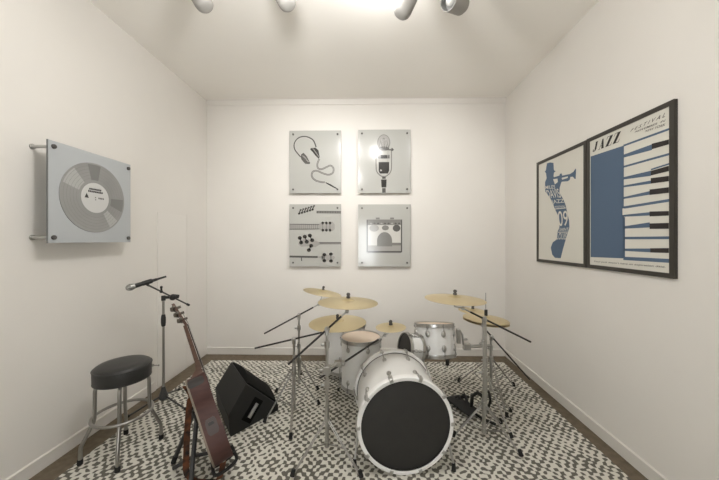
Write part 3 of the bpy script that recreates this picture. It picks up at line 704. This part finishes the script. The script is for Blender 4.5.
t = thing('guitar_stand', 'black folding guitar stand under the red brown acoustic guitar', 'guitar stand', (-0.97, 1.76, 0))
apex = V3((-1.045, 1.775, 0.385))
for foot in ((-1.21, 1.80, 0.014), (-0.985, 1.60, 0.014)):
    lg = obj('leg', MB().tube([tuple(apex), foot], 0.0125), STANDB, t)
    obj('rubber_foot', MB().tube([tuple(V3(foot).lerp(apex, -0.03)), tuple(V3(foot).lerp(apex, 0.09))], 0.0145), RUBBER, lg)
lg = obj('leg', MB().tube([tuple(apex), (-0.99, 1.95, 0.014)], 0.0125), STANDB, t)
obj('rubber_foot', MB().tube([tuple(V3((-0.99, 1.95, 0.014)).lerp(apex, 0.06)), (-0.99, 1.95, 0.014)], 0.0145), RUBBER, lg)
obj('lower_bar', MB().tube([(-1.17, 1.735, 0.018), (-1.06, 1.76, 0.075), (-0.93, 1.78, 0.09)], 0.011), STANDB, t)
obj('back_pad', MB().tube([tuple(apex + V3((-0.05, 0.03, -0.05))), tuple(apex + V3((0.0, -0.03, -0.06))), tuple(apex + V3((0.045, -0.075, -0.06)))], 0.012), RUBBER, t)
for s_ in (-1, 1):
    base = V3((-0.95, 1.77, 0.085)); cr = g(-0.012, s_ * 0.09, DB - 0.01); tip = g(-0.018, s_ * 0.09, DF + 0.006); up = g(0.022, s_ * 0.09, DF + 0.014)
    obj('cradle_arm', MB().tube(sp3([tuple(base), tuple(cr - U * 0.016), tuple(tip - U * 0.008), tuple(up)], 5), 0.009), RUBBER, t)

# ------------------------------------------------------------------ wedge floor speaker
B0 = V3((-0.972, 2.040, 0)); eu = V3((0.232, 0.332, 0)).normalized(); ez = V3((0, 0, 1)); off = V3((-0.298, 0.392, 0.0))
t = thing('floor_speaker', 'black wedge floor speaker on the rug behind the guitar', 'speaker', (-0.98, 2.30, 0))
def w3(a, z, d=0.0): return B0 + eu * a + ez * z + off * d
prof = [(0.0, 0.0), (-0.018, 0.155), (0.122, 0.325), (0.405, 0.045), (0.405, 0.0)]
obj('cabinet', MB().prism([w3(a, z) for a, z in prof], tuple(off)), TOLEX, t, bevel=0.006)
gr = MB(); na = 9; rows = []
sn = V3((0, 0, 0)) + (eu * 0.28 + ez * 0.283).normalized()
for i in range(na):
    d = 0.035 + 0.93 * i / (na - 1); bul = 0.012 + 0.028 * math.sin(PI * i / (na - 1))
    rows.append([w3(0.122 + 0.283 * s_, 0.325 - 0.28 * s_, d) + sn * (bul if 0.03 < s_ < 0.97 else 0.004) for s_ in (0.02, 0.08, 0.35, 0.65, 0.92, 0.98)])
vs = [v for r_ in rows for v in r_]; fs = []
for i in range(na - 1):
    for j in range(5): fs.append((i * 6 + j, i * 6 + j + 1, i * 6 + 7 + j, i * 6 + 6 + j))
n0 = len(vs); vs += [w3(0.122 + 0.283 * s_, 0.325 - 0.28 * s_, d) - sn * 0.003 for d in (0.035, 0.965) for s_ in (0.02, 0.98)]
fs += [tuple(range(0, 6)) + (n0 + 1, n0), tuple(range((na - 1) * 6, na * 6)) + (n0 + 3, n0 + 2)]
fs += [tuple(i * 6 for i in range(na)) + (n0 + 2, n0), tuple(i * 6 + 5 for i in range(na)) + (n0 + 3, n0 + 1)]
obj('speaker_grille', gr.add(vs, fs), GRILLE, t, smooth=50)
sideN = eu.cross(ez).normalized()
if sideN.y > 0: sideN = -sideN
ha, hb = w3(0.135, 0.075) + sideN * 0.004, w3(0.205, 0.150) + sideN * 0.004
hd = (hb - ha).normalized(); hp = sideN.cross(hd).normalized()
obj('handle_cup', MB().prism([ha - hd * 0.03 - hp * 0.045, hb + hd * 0.03 - hp * 0.045, hb + hd * 0.03 + hp * 0.045, ha - hd * 0.03 + hp * 0.045], tuple(sideN * -0.006)), GRILLE, t)
obj('handle_bar', MB().tube([tuple(ha + sideN * 0.006), tuple(hb + sideN * 0.006)], 0.013, 10), HANDLE, t, label='grey bar handle on the cabinet end')

# ------------------------------------------------------------------ drums
def lug(mb, c, out, axis, L=0.05):
    x, y, d = basis(out); c = V3(c); A_ = V3(axis).normalized(); s_ = A_.cross(V3(out)).normalized()
    out = V3(out).normalized()
    vs = []; fs = []; n = 14
    for (h, k_) in ((0, 1.0), (0.010, 0.92), (0.016, 0.6)):
        for i in range(n):
            a_ = 2 * PI * i / n; vs.append(c + A_ * math.sin(a_) * L / 2 * k_ + s_ * math.cos(a_) * L * 0.36 * k_ + out * (h - 0.002))
    for q in range(2):
        for i in range(n): fs.append((q * n + i, q * n + (i + 1) % n, (q + 1) * n + (i + 1) % n, (q + 1) * n + i))
    fs.append(tuple(range(2 * n, 3 * n)))
    return mb.add(vs, fs)
def drum(t, c, axis, R_, H, nl=6, phase=0.0, top=HEADC, bottom=HEADW, lugL=0.045, hoop=0.026):
    """tom: shell, two heads, two hoops, lugs with their tension rods; c is the centre of the lower end"""
    c = V3(c); A_ = V3(axis).normalized(); x, y, _ = basis(A_); e = c + A_ * H
    obj('shell', MB().lathe(c, A_, [(0.004, R_ - 0.006), (0.004, R_), (H - 0.004, R_), (H - 0.004, R_ - 0.006)], 56), DRUMW, t)
    obj('batter_head', MB().lathe(e, A_, [(-0.008, R_ + 0.003), (0.002, R_ + 0.002), (0.004, R_ - 0.006), (0.004, 0)], 56), top, t)
    obj('bottom_head', MB().lathe(c, -A_, [(-0.008, R_ + 0.003), (0.002, R_ + 0.002), (0.004, R_ - 0.006), (0.004, 0)], 56), bottom, t)
    for o_, s_ in ((e, 1), (c, -1)):
        a_ = A_ * s_
        obj('hoop', MB().lathe(o_, a_, [(-hoop * 0.7, R_ + 0.004), (-hoop * 0.7, R_ + 0.012), (-hoop * 0.45, R_ + 0.013), (-hoop * 0.45, R_ + 0.007), (hoop * 0.3, R_ + 0.006), (hoop * 0.45, R_ + 0.010), (hoop * 0.5, R_ + 0.006), (hoop * 0.4, R_ + 0.002), (-hoop * 0.7, R_ + 0.004)], 56), CHROME, t)
        for k_ in range(nl):
            an = 2 * PI * k_ / nl + phase; ou = x * math.cos(an) + y * math.sin(an)
            lc = o_ + ou * R_ - a_ * min(0.068, H * 0.36)
            lm = lug(MB(), lc, ou, A_, lugL)
            lo = obj('lug', lm, CHROME, t, smooth=50)
            obj('tension_rod', MB().cyl(lc + ou * 0.010 + a_ * 0.01, o_ + ou * (R_ + 0.010) + a_ * hoop * 0.5, 0.003, n=8).cyl(o_ + ou * (R_ + 0.0115) - a_ * hoop * 0.72, o_ + ou * (R_ + 0.0115) - a_ * hoop * 0.2, 0.008, n=10), STEEL, lo)
def floor_tom(cx, cy, R_, z0, z1, label, ph, leg_ph):
    t = thing('floor_tom', label, 'drum', (cx, cy, 0), 'floor toms on the left of the kit')
    drum(t, (cx, cy, z0), (0, 0, 1), R_, z1 - z0, 6, ph)
    for k_ in range(3):
        an = leg_ph + 2 * PI * k_ / 3; e = V3((math.cos(an), math.sin(an), 0)); c = V3((cx, cy, 0))
        lg = obj('leg', MB().tube([tuple(c + e * (R_ + 0.024) + ez * (z0 + 0.22)), tuple(c + e * (R_ + 0.024) + ez * 0.09), tuple(c + e * (R_ + 0.034) + ez * 0.02)], 0.005, 8), CHROME, t)
        obj('leg_bracket', MB().box(c + e * (R_ + 0.012) + ez * (z0 + 0.16), (0.03, 0.03, 0.05), Matrix.Rotation(an, 3, 'Z')), CHROME, lg)
        obj('rubber_foot', MB().cyl(c + e * (R_ + 0.036), c + e * (R_ + 0.034) + ez * 0.028, 0.011, n=12), RUBBER, lg)
floor_tom(-0.083, 2.66, 0.172, 0.085, 0.500, 'white floor tom with tan head directly behind the bass drum on its left', 0.4, 0.9)
floor_tom(-0.255, 3.07, 0.205, 0.060, 0.505, 'larger white floor tom half hidden behind the tan headed floor tom', 0.1, 0.5)

# bass drum
F0, F1 = V3((0.211, 1.730, 0.288)), V3((0.172, 2.185, 0.288)); BA = (F1 - F0).normalized(); BL = (F1 - F0).length
BR = 0.266
t = thing('bass_drum', 'large white bass drum with a plain black front head on the patterned rug', 'drum', (0.19, 1.95, 0))
obj('shell', MB().lathe(F0, BA, [(0.03, BR - 0.008), (0.03, BR), (BL - 0.03, BR), (BL - 0.03, BR - 0.008)], 80), DRUMW, t)
obj('front_head', MB().lathe(F0, BA, [(0.022, BR + 0.003), (0.010, BR + 0.002), (0.008, BR - 0.008), (0.012, 0)], 80), HEADB, t, label='matte black front drum head')
obj('batter_head', MB().lathe(F1, -BA, [(0.022, BR + 0.003), (0.010, BR + 0.002), (0.008, BR - 0.008), (0.012, 0)], 80), HEADW, t)
for o_, a_ in ((F0, BA), (F1, -BA)):
    obj('hoop', MB().lathe(o_, a_, [(0, BR - 0.002), (-0.002, BR + 0.002), (-0.002, BR + 0.018), (0.002, BR + 0.021), (0.036, BR + 0.021), (0.040, BR + 0.017), (0.040, BR + 0.004)], 80), HOOPW, t)
    obj('hoop_seam', MB().ring(o_ + a_ * 0.0415, a_, BR + 0.0025, 0.0022, 80, 6), FELT, t)
bx_, by_, _ = basis(BA)
for k_ in range(10):
    an = 2 * PI * k_ / 10; ou = bx_ * math.cos(an) + by_ * math.sin(an)
    for o_, a_ in ((F0, BA), (F1, -BA)):
        lc = o_ + ou * BR + a_ * 0.125
        lo = obj('lug', lug(MB(), lc, ou, BA, 0.042), CHROME, t, smooth=50)
        obj('tension_rod', MB().cyl(lc + ou * 0.012, o_ + ou * (BR + 0.028) + a_ * 0.008, 0.0032, n=8), STEEL, lo)
        R3 = Matrix((ou.cross(a_), ou, a_)).transposed()
        obj('claw_hook', MB().box(o_ + ou * (BR + 0.022) + a_ * 0.020, (0.026, 0.012, 0.046), R3).box(o_ + ou * (BR + 0.013) + a_ * -0.003, (0.022, 0.022, 0.006), R3), CHROME, t, bevel=0.003)
for pts, ft in (([(-0.072, 1.86, 0.235), (-0.09, 1.80, 0.05)], (-0.093, 1.79, 0.0)), ([(0.470, 1.83, 0.20), (0.497, 1.775, 0.05)], (0.50, 1.77, 0.0))):
    lg = obj('spur_leg', MB().tube(pts + [tuple(V3(ft) + ez * 0.03)], 0.007), CHROME, t)
    obj('spur_bracket', MB().ball(pts[0], 0.022), CHROME, lg)
    obj('rubber_foot', MB().cyl(V3(ft), V3(ft) + ez * 0.045, 0.014, 0.010), RUBBER, lg)

# rack tom on the right
t = thing('rack_tom', 'white rack tom with chrome hoops clamped to the right hand cymbal stands', 'drum', (0.585, 2.60, 0.43))
drum(t, (0.567, 2.58, 0.385), (0.0, 0.20, 1), 0.168, 0.25, 8, 0.25, lugL=0.056)
obj('mounting_bracket', MB().box((0.77, 2.585, 0.54), (0.03, 0.05, 0.12)).tube([(0.775, 2.575, 0.59), (0.80, 2.57, 0.56), (0.81, 2.57, 0.47)], 0.010), CHROME, t, bevel=0.004)
obj('wing_nut', MB().ball((0.822, 2.56, 0.52), 0.014, sq=(1.5, 0.7, 0.7)), CHROME, t)
obj('bracket_arm', MB().tube([(0.81, 2.57, 0.455), (0.90, 2.59, 0.450), (1.055, 2.625, 0.445)], 0.014).box((0.84, 2.575, 0.453), (0.06, 0.045, 0.05)), CHROME, t)
obj('bottom_knob', MB().cyl((0.640, 2.45, 0.345), (0.640, 2.45, 0.385), 0.016), BLACK, t)

# small tom hung on edge between bass drum and rack tom
t = thing('small_tom', 'small white tom turned on edge with its dark head facing left', 'drum', (0.33, 2.42, 0.48))
drum(t, (0.393, 2.45, 0.470), (-0.93, -0.30, 0.18), 0.118, 0.115, 6, 0.2, top=HEADB, lugL=0.035, hoop=0.022)
obj('tom_arm', MB().tube([(0.34, 2.43, 0.37), (0.30, 2.36, 0.34), (0.235, 2.215, 0.33), (0.20, 2.15, 0.56), (0.20, 2.15, 0.565)][:3], 0.010), CHROME, t)
obj('arm_bracket', MB().box((0.222, 2.20, 0.335), (0.05, 0.03, 0.06)), CHROME, t, bevel=0.003)

# ------------------------------------------------------------------ cymbals
def cymbal(c, dia, tilt, label, group='bronze cymbals of the drum kit'):
    n = V3((tilt[0], tilt[1], 1)).normalized(); R_ = dia / 2; rb = R_ * 0.24; hb = R_ * 0.085
    pr = [(hb * 1.75 - 0.0, 0.006), (hb * 1.75, 0.010), (hb * 1.65, rb * 0.5), (hb * 1.25, rb * 0.85), (hb * 1.0, rb), (hb * 0.8, R_ * 0.5), (hb * 0.42, R_ * 0.78), (0.0, R_), (-0.0015, R_), (hb * 0.42 - 0.002, R_ * 0.78), (hb * 0.8 - 0.002, R_ * 0.5), (hb * 1.0 - 0.003, rb), (hb * 1.6, rb * 0.5), (hb * 1.7, 0.006)]
    mb = MB().lathe((c[0], c[1], c[2]), n, [(a, b) for a, b in pr] + [pr[0]], 64)
    o = obj('cymbal', mb, BRASS, loc=c, smooth=25)
    meta(o, label, 'cymbal', group); return V3(c), n, hb * 1.75

CYM = {}
def topper(t, cn, name='wing_nut'):
    c, n, h = cn
    obj(name, MB().lathe(c, n, [(h - 0.02, 0.004), (h + 0.001, 0.004), (h + 0.001, 0.013), (h + 0.010, 0.013), (h + 0.012, 0.006), (h + 0.016, 0.011), (h + 0.026, 0.013), (h + 0.034, 0.008), (h + 0.034, 0)], 16), FELT, t)
def tripod(t, x, y, feet, hub, low, pole_r=0.011):
    for fx, fy in feet:
        d = V3((fx - x, fy - y, 0)); h = V3((x, y, hub)); f = V3((fx, fy, 0.02)); o_ = d.normalized()
        s_ = o_.cross(ez) * 0.0065
        lm = MB()
        for q in (-1, 1): lm.tube([tuple(h + o_ * 0.016 + s_ * q), tuple(f + s_ * q * 0.6)], 0.0036, 8)
        lg = obj('leg', lm, STEEL, t)
        md_ = h.lerp(f, 0.55)
        obj('leg_brace', MB().tube([(x + o_.x * 0.014, y + o_.y * 0.014, low), tuple(md_)], 0.004, 8), STEEL, lg)
        obj('rubber_foot', MB().tube([tuple(f + d.normalized() * 0.008 - ez * 0.005), tuple(f - d * 0.02 + ez * 0.028)], [0.014, 0.011], 12), RUBBER, lg)
    obj('collar', MB().cyl((x, y, hub - 0.025), (x, y, hub + 0.025), 0.019, n=16).cyl((x, y, low - 0.018), (x, y, low + 0.012), 0.017, n=16), CHROME, t)
def boom_stand(label, x, y, feet, clamp_z, near, far, cym, hub=0.30, joints=(0.45,), low=0.06, group='chrome boom cymbal stands'):
    t = thing('cymbal_stand', label, 'cymbal stand', (x, y, 0), group)
    tripod(t, x, y, feet, hub, low)
    obj('pole', MB().cyl((x, y, 0.035), (x, y, hub + 0.1), 0.0125, n=16).cyl((x, y, hub + 0.08), (x, y, clamp_z - 0.02), 0.0095, n=16), CHROME, t)
    for z in joints:
        jm = MB(); jm.cyl((x, y, z - 0.022), (x, y, z + 0.022), 0.0165, n=16).ball((x - 0.026, y - 0.01, z), 0.010, sq=(1.4, 0.6, 1)).cyl((x, y, z), (x - 0.026, y - 0.01, z), 0.005, n=8)
        obj('height_clamp', jm, CHROME, t)
    near = V3(near); far = V3(far); s_ = (x - near.x) / (far.x - near.x); pc = near.lerp(far, s_)
    obj('tilter', MB().cyl((x, y, clamp_z - 0.03), (pc.x, pc.y, pc.z + 0.006), 0.015, n=16).ball(tuple(pc), 0.019).cyl(tuple(pc), tuple(pc + V3((0, -0.03, 0.0))), 0.009), CHROME, t)
    obj('boom_arm', MB().tube([tuple(near.lerp(far, 0.10)), tuple(far)], 0.0068, 10), RODM, t, label='dark boom arm')
    c, n, h = cym
    s0 = c + n * (h - 0.004); s1 = c - n * 0.05
    obj('cymbal_rod', MB().tube([tuple(near.lerp(far, 0.14)), tuple(near), tuple(s1), tuple(s0)], 0.0055, 10).ball(tuple(near), 0.014).cyl(c + n * (h - 0.035), c + n * (h - 0.012), 0.010), CHROME, t)
    topper(t, cym)
    return t
cA = cymbal((-0.452, 2.80, 0.877), 0.365, (0.19, 0.02), 'tilted bronze cymbal highest and farthest back on the left')
cB = cymbal((-0.145, 1.95, 0.964), 0.395, (0.03, 0.0), 'large level bronze cymbal in front of the tilted back one')
cC = cymbal((-0.258, 2.35, 0.717), 0.455, (-0.015, -0.03), 'large bronze cymbal lower left, over the half hidden floor tom')
cD = cymbal((0.148, 2.10, 0.757), 0.215, (-0.03, -0.04), 'small bronze splash cymbal above the top left of the bass drum')
cE = cymbal((0.572, 2.00, 0.978), 0.40, (0.035, 0.0), 'large bronze cymbal above the white rack tom on the right')
cF = cymbal((0.905, 2.62, 0.752), 0.24, (0.05, -0.03), 'small bronze cymbal peeking out just under the large right one')
cG = cymbal((0.888, 2.28, 0.772), 0.335, (0.07, 0.0), 'rightmost bronze hi-hat cymbal below a thin upright rod, upper of its pair')
cG2 = cymbal((0.888, 2.28, 0.756), 0.335, (0.07, 0.0), 'rightmost bronze hi-hat cymbal directly underneath its twin, lower of the pair')
boom_stand('chrome cymbal stand farthest back on the left, carrying the highest tilted cymbal', -0.669, 2.767, [(-0.835, 2.63), (-0.48, 2.68), (-0.70, 2.98)], 0.66, (-0.487, 2.79, 0.765), (-0.985, 2.73, 0.505), cA, hub=0.25, joints=(0.38, 0.55))
boom_stand('chrome cymbal stand right of the wedge speaker with a nearly level boom', -0.601, 2.322, [(-0.785, 2.20), (-0.43, 2.44), (-0.545, 2.02)], 0.59, (-0.30, 2.345, 0.660), (-0.90, 2.29, 0.531), cC, hub=0.33, joints=(0.36,))
sB = boom_stand('chrome cymbal stand nearest on the left, in front of the floor toms', -0.279, 1.91, [(-0.445, 1.70), (-0.055, 1.70), (-0.30, 2.18)], 0.79, (-0.152, 1.95, 0.905), (-0.516, 1.85, 0.593), cB, hub=0.21, joints=(0.44, 0.70))
boom_stand('front chrome cymbal stand right of the bass drum, carrying the large right cymbal', 0.792, 2.064, [(0.951, 1.885), (0.585, 2.06), (0.97, 2.21)], 0.805, (0.632, 2.02, 0.912), (1.159, 2.15, 0.641), cE, hub=0.23, joints=(0.46, 0.66))
boom_stand('rear chrome cymbal stand on the right whose boom drops towards the right wall', 1.073, 2.636, [(1.053, 2.29), (1.34, 2.78), (0.86, 2.86)], 0.52, (0.925, 2.60, 0.690), (1.435, 2.68, 0.123), cF, hub=0.32, joints=(0.42,))
# splash cymbal arm: clamped to the nearest left stand, a stand of its own kind
t = thing('cymbal_holder', 'dark boom with chrome clamp holding the small splash cymbal', 'cymbal holder', (-0.19, 2.02, 0.53))
nD, fD = V3((0.105, 2.10, 0.700)), V3((-0.338, 1.985, 0.444)); pD = nD.lerp(fD, 0.66)
obj('boom_arm', MB().tube([tuple(nD.lerp(fD, 0.1)), tuple(fD)], 0.0068, 10), RODM, t, label='dark boom arm')
c, n, h = cD
obj('cymbal_rod', MB().tube([tuple(nD.lerp(fD, 0.16)), tuple(nD), tuple(c - n * 0.03), tuple(c + n * (h - 0.004))], 0.0055, 10).ball(tuple(nD), 0.013), CHROME, t)
topper(t, cD)
obj('clamp', MB().tube([(-0.285, 1.925, 0.535), (-0.235, 1.96, 0.545), tuple(pD)], 0.011).ball(tuple(pD), 0.02).box((-0.279, 1.912, 0.535), (0.045, 0.045, 0.05)).ball((-0.315, 1.90, 0.535), 0.013, sq=(1.5, 0.7, 0.8)).box((-0.215, 1.985, 0.545), (0.05, 0.035, 0.035)), CHROME, t, bevel=0.003)

# ------------------------------------------------------------------ hi-hat stand with its pedal
HX, HY = 0.888, 2.28
t = thing('hihat_stand', 'chrome hi-hat stand with black foot pedal between the two right cymbal stands', 'hi-hat stand', (HX, HY, 0))
obj('pole', MB().cyl((HX, HY, 0.05), (HX, HY, 0.45), 0.0125, n=16).cyl((HX, HY, 0.43), (HX, HY, 0.735), 0.0095, n=16), CHROME, t)
obj('pull_rod', MB().cyl((HX, HY, 0.72), (HX, HY, 0.972), 0.0032, n=8), STEEL, t)
obj('clutch', MB().cyl((HX + 0.002, HY, 0.79), (HX + 0.002, HY, 0.842), 0.012, n=14).cyl((HX, HY, 0.727), (HX, HY, 0.745), 0.013, n=14), BLACK, t)
for a_ in (0.35, -1.2):
    e = V3((math.cos(a_), math.sin(a_), 0)); h = V3((HX, HY, 0.36)); f = V3((HX, HY, 0.02)) + e * 0.24
    lg = obj('leg', MB().tube([tuple(h), tuple(f)], 0.006, 8), CHROME, t)
    obj('rubber_foot', MB().tube([tuple(f - ez * 0.006 + e * 0.008), tuple(f - e * 0.008 + ez * 0.022)], 0.012, 10), RUBBER, lg)
ped = MB().prism([(0.640, 2.515, 0.025), (0.690, 2.535, 0.025), (0.800, 2.440, 0.040), (0.835, 2.290, 0.060), (0.735, 2.205, 0.060)], (0, 0, 0.014))
po = obj('pedal_board', ped, RUBBER, t, bevel=0.003, label='black foot pedal board')
obj('heel_plate', MB().prism([(0.655, 2.56, 0.0), (0.78, 2.60, 0.0), (0.79, 2.52, 0.0), (0.665, 2.48, 0.0)], (0, 0, 0.024)), BLACK, t, bevel=0.003)
obj('pedal_frame', MB().tube([(0.74, 2.50, 0.012), (0.86, 2.27, 0.012), (0.93, 2.20, 0.012)], 0.010).tube([(0.80, 2.36, 0.012), (0.80, 2.32, 0.16), (0.83, 2.29, 0.20), (0.86, 2.28, 0.18)], 0.014).tube([(0.93, 2.36, 0.012), (0.945, 2.33, 0.12), (0.92, 2.30, 0.2), (0.895, 2.285, 0.22)], 0.010), BLACK, t)
obj('pedal_chain', MB().tube([(0.80, 2.235, 0.12), (0.86, 2.265, 0.16), (0.885, 2.28, 0.19)], 0.006), STEEL, t)
obj('cross_bar', MB().tube([(0.635, 2.53, 0.012), (0.72, 2.575, 0.012), (0.86, 2.585, 0.012)], 0.012).tube([(0.735, 2.57, 0.012), (0.745, 2.50, 0.06), (0.76, 2.45, 0.03)], 0.010).tube([(0.79, 2.58, 0.012), (0.795, 2.50, 0.075), (0.80, 2.45, 0.05)], 0.012), BLACK, t)
obj('wing_bolt', MB().ball((0.865, 2.27, 0.46), 0.010, sq=(1.6, 0.7, 0.9)).cyl((HX, HY, 0.44), (HX, HY, 0.48), 0.017, n=14), CHROME, t)
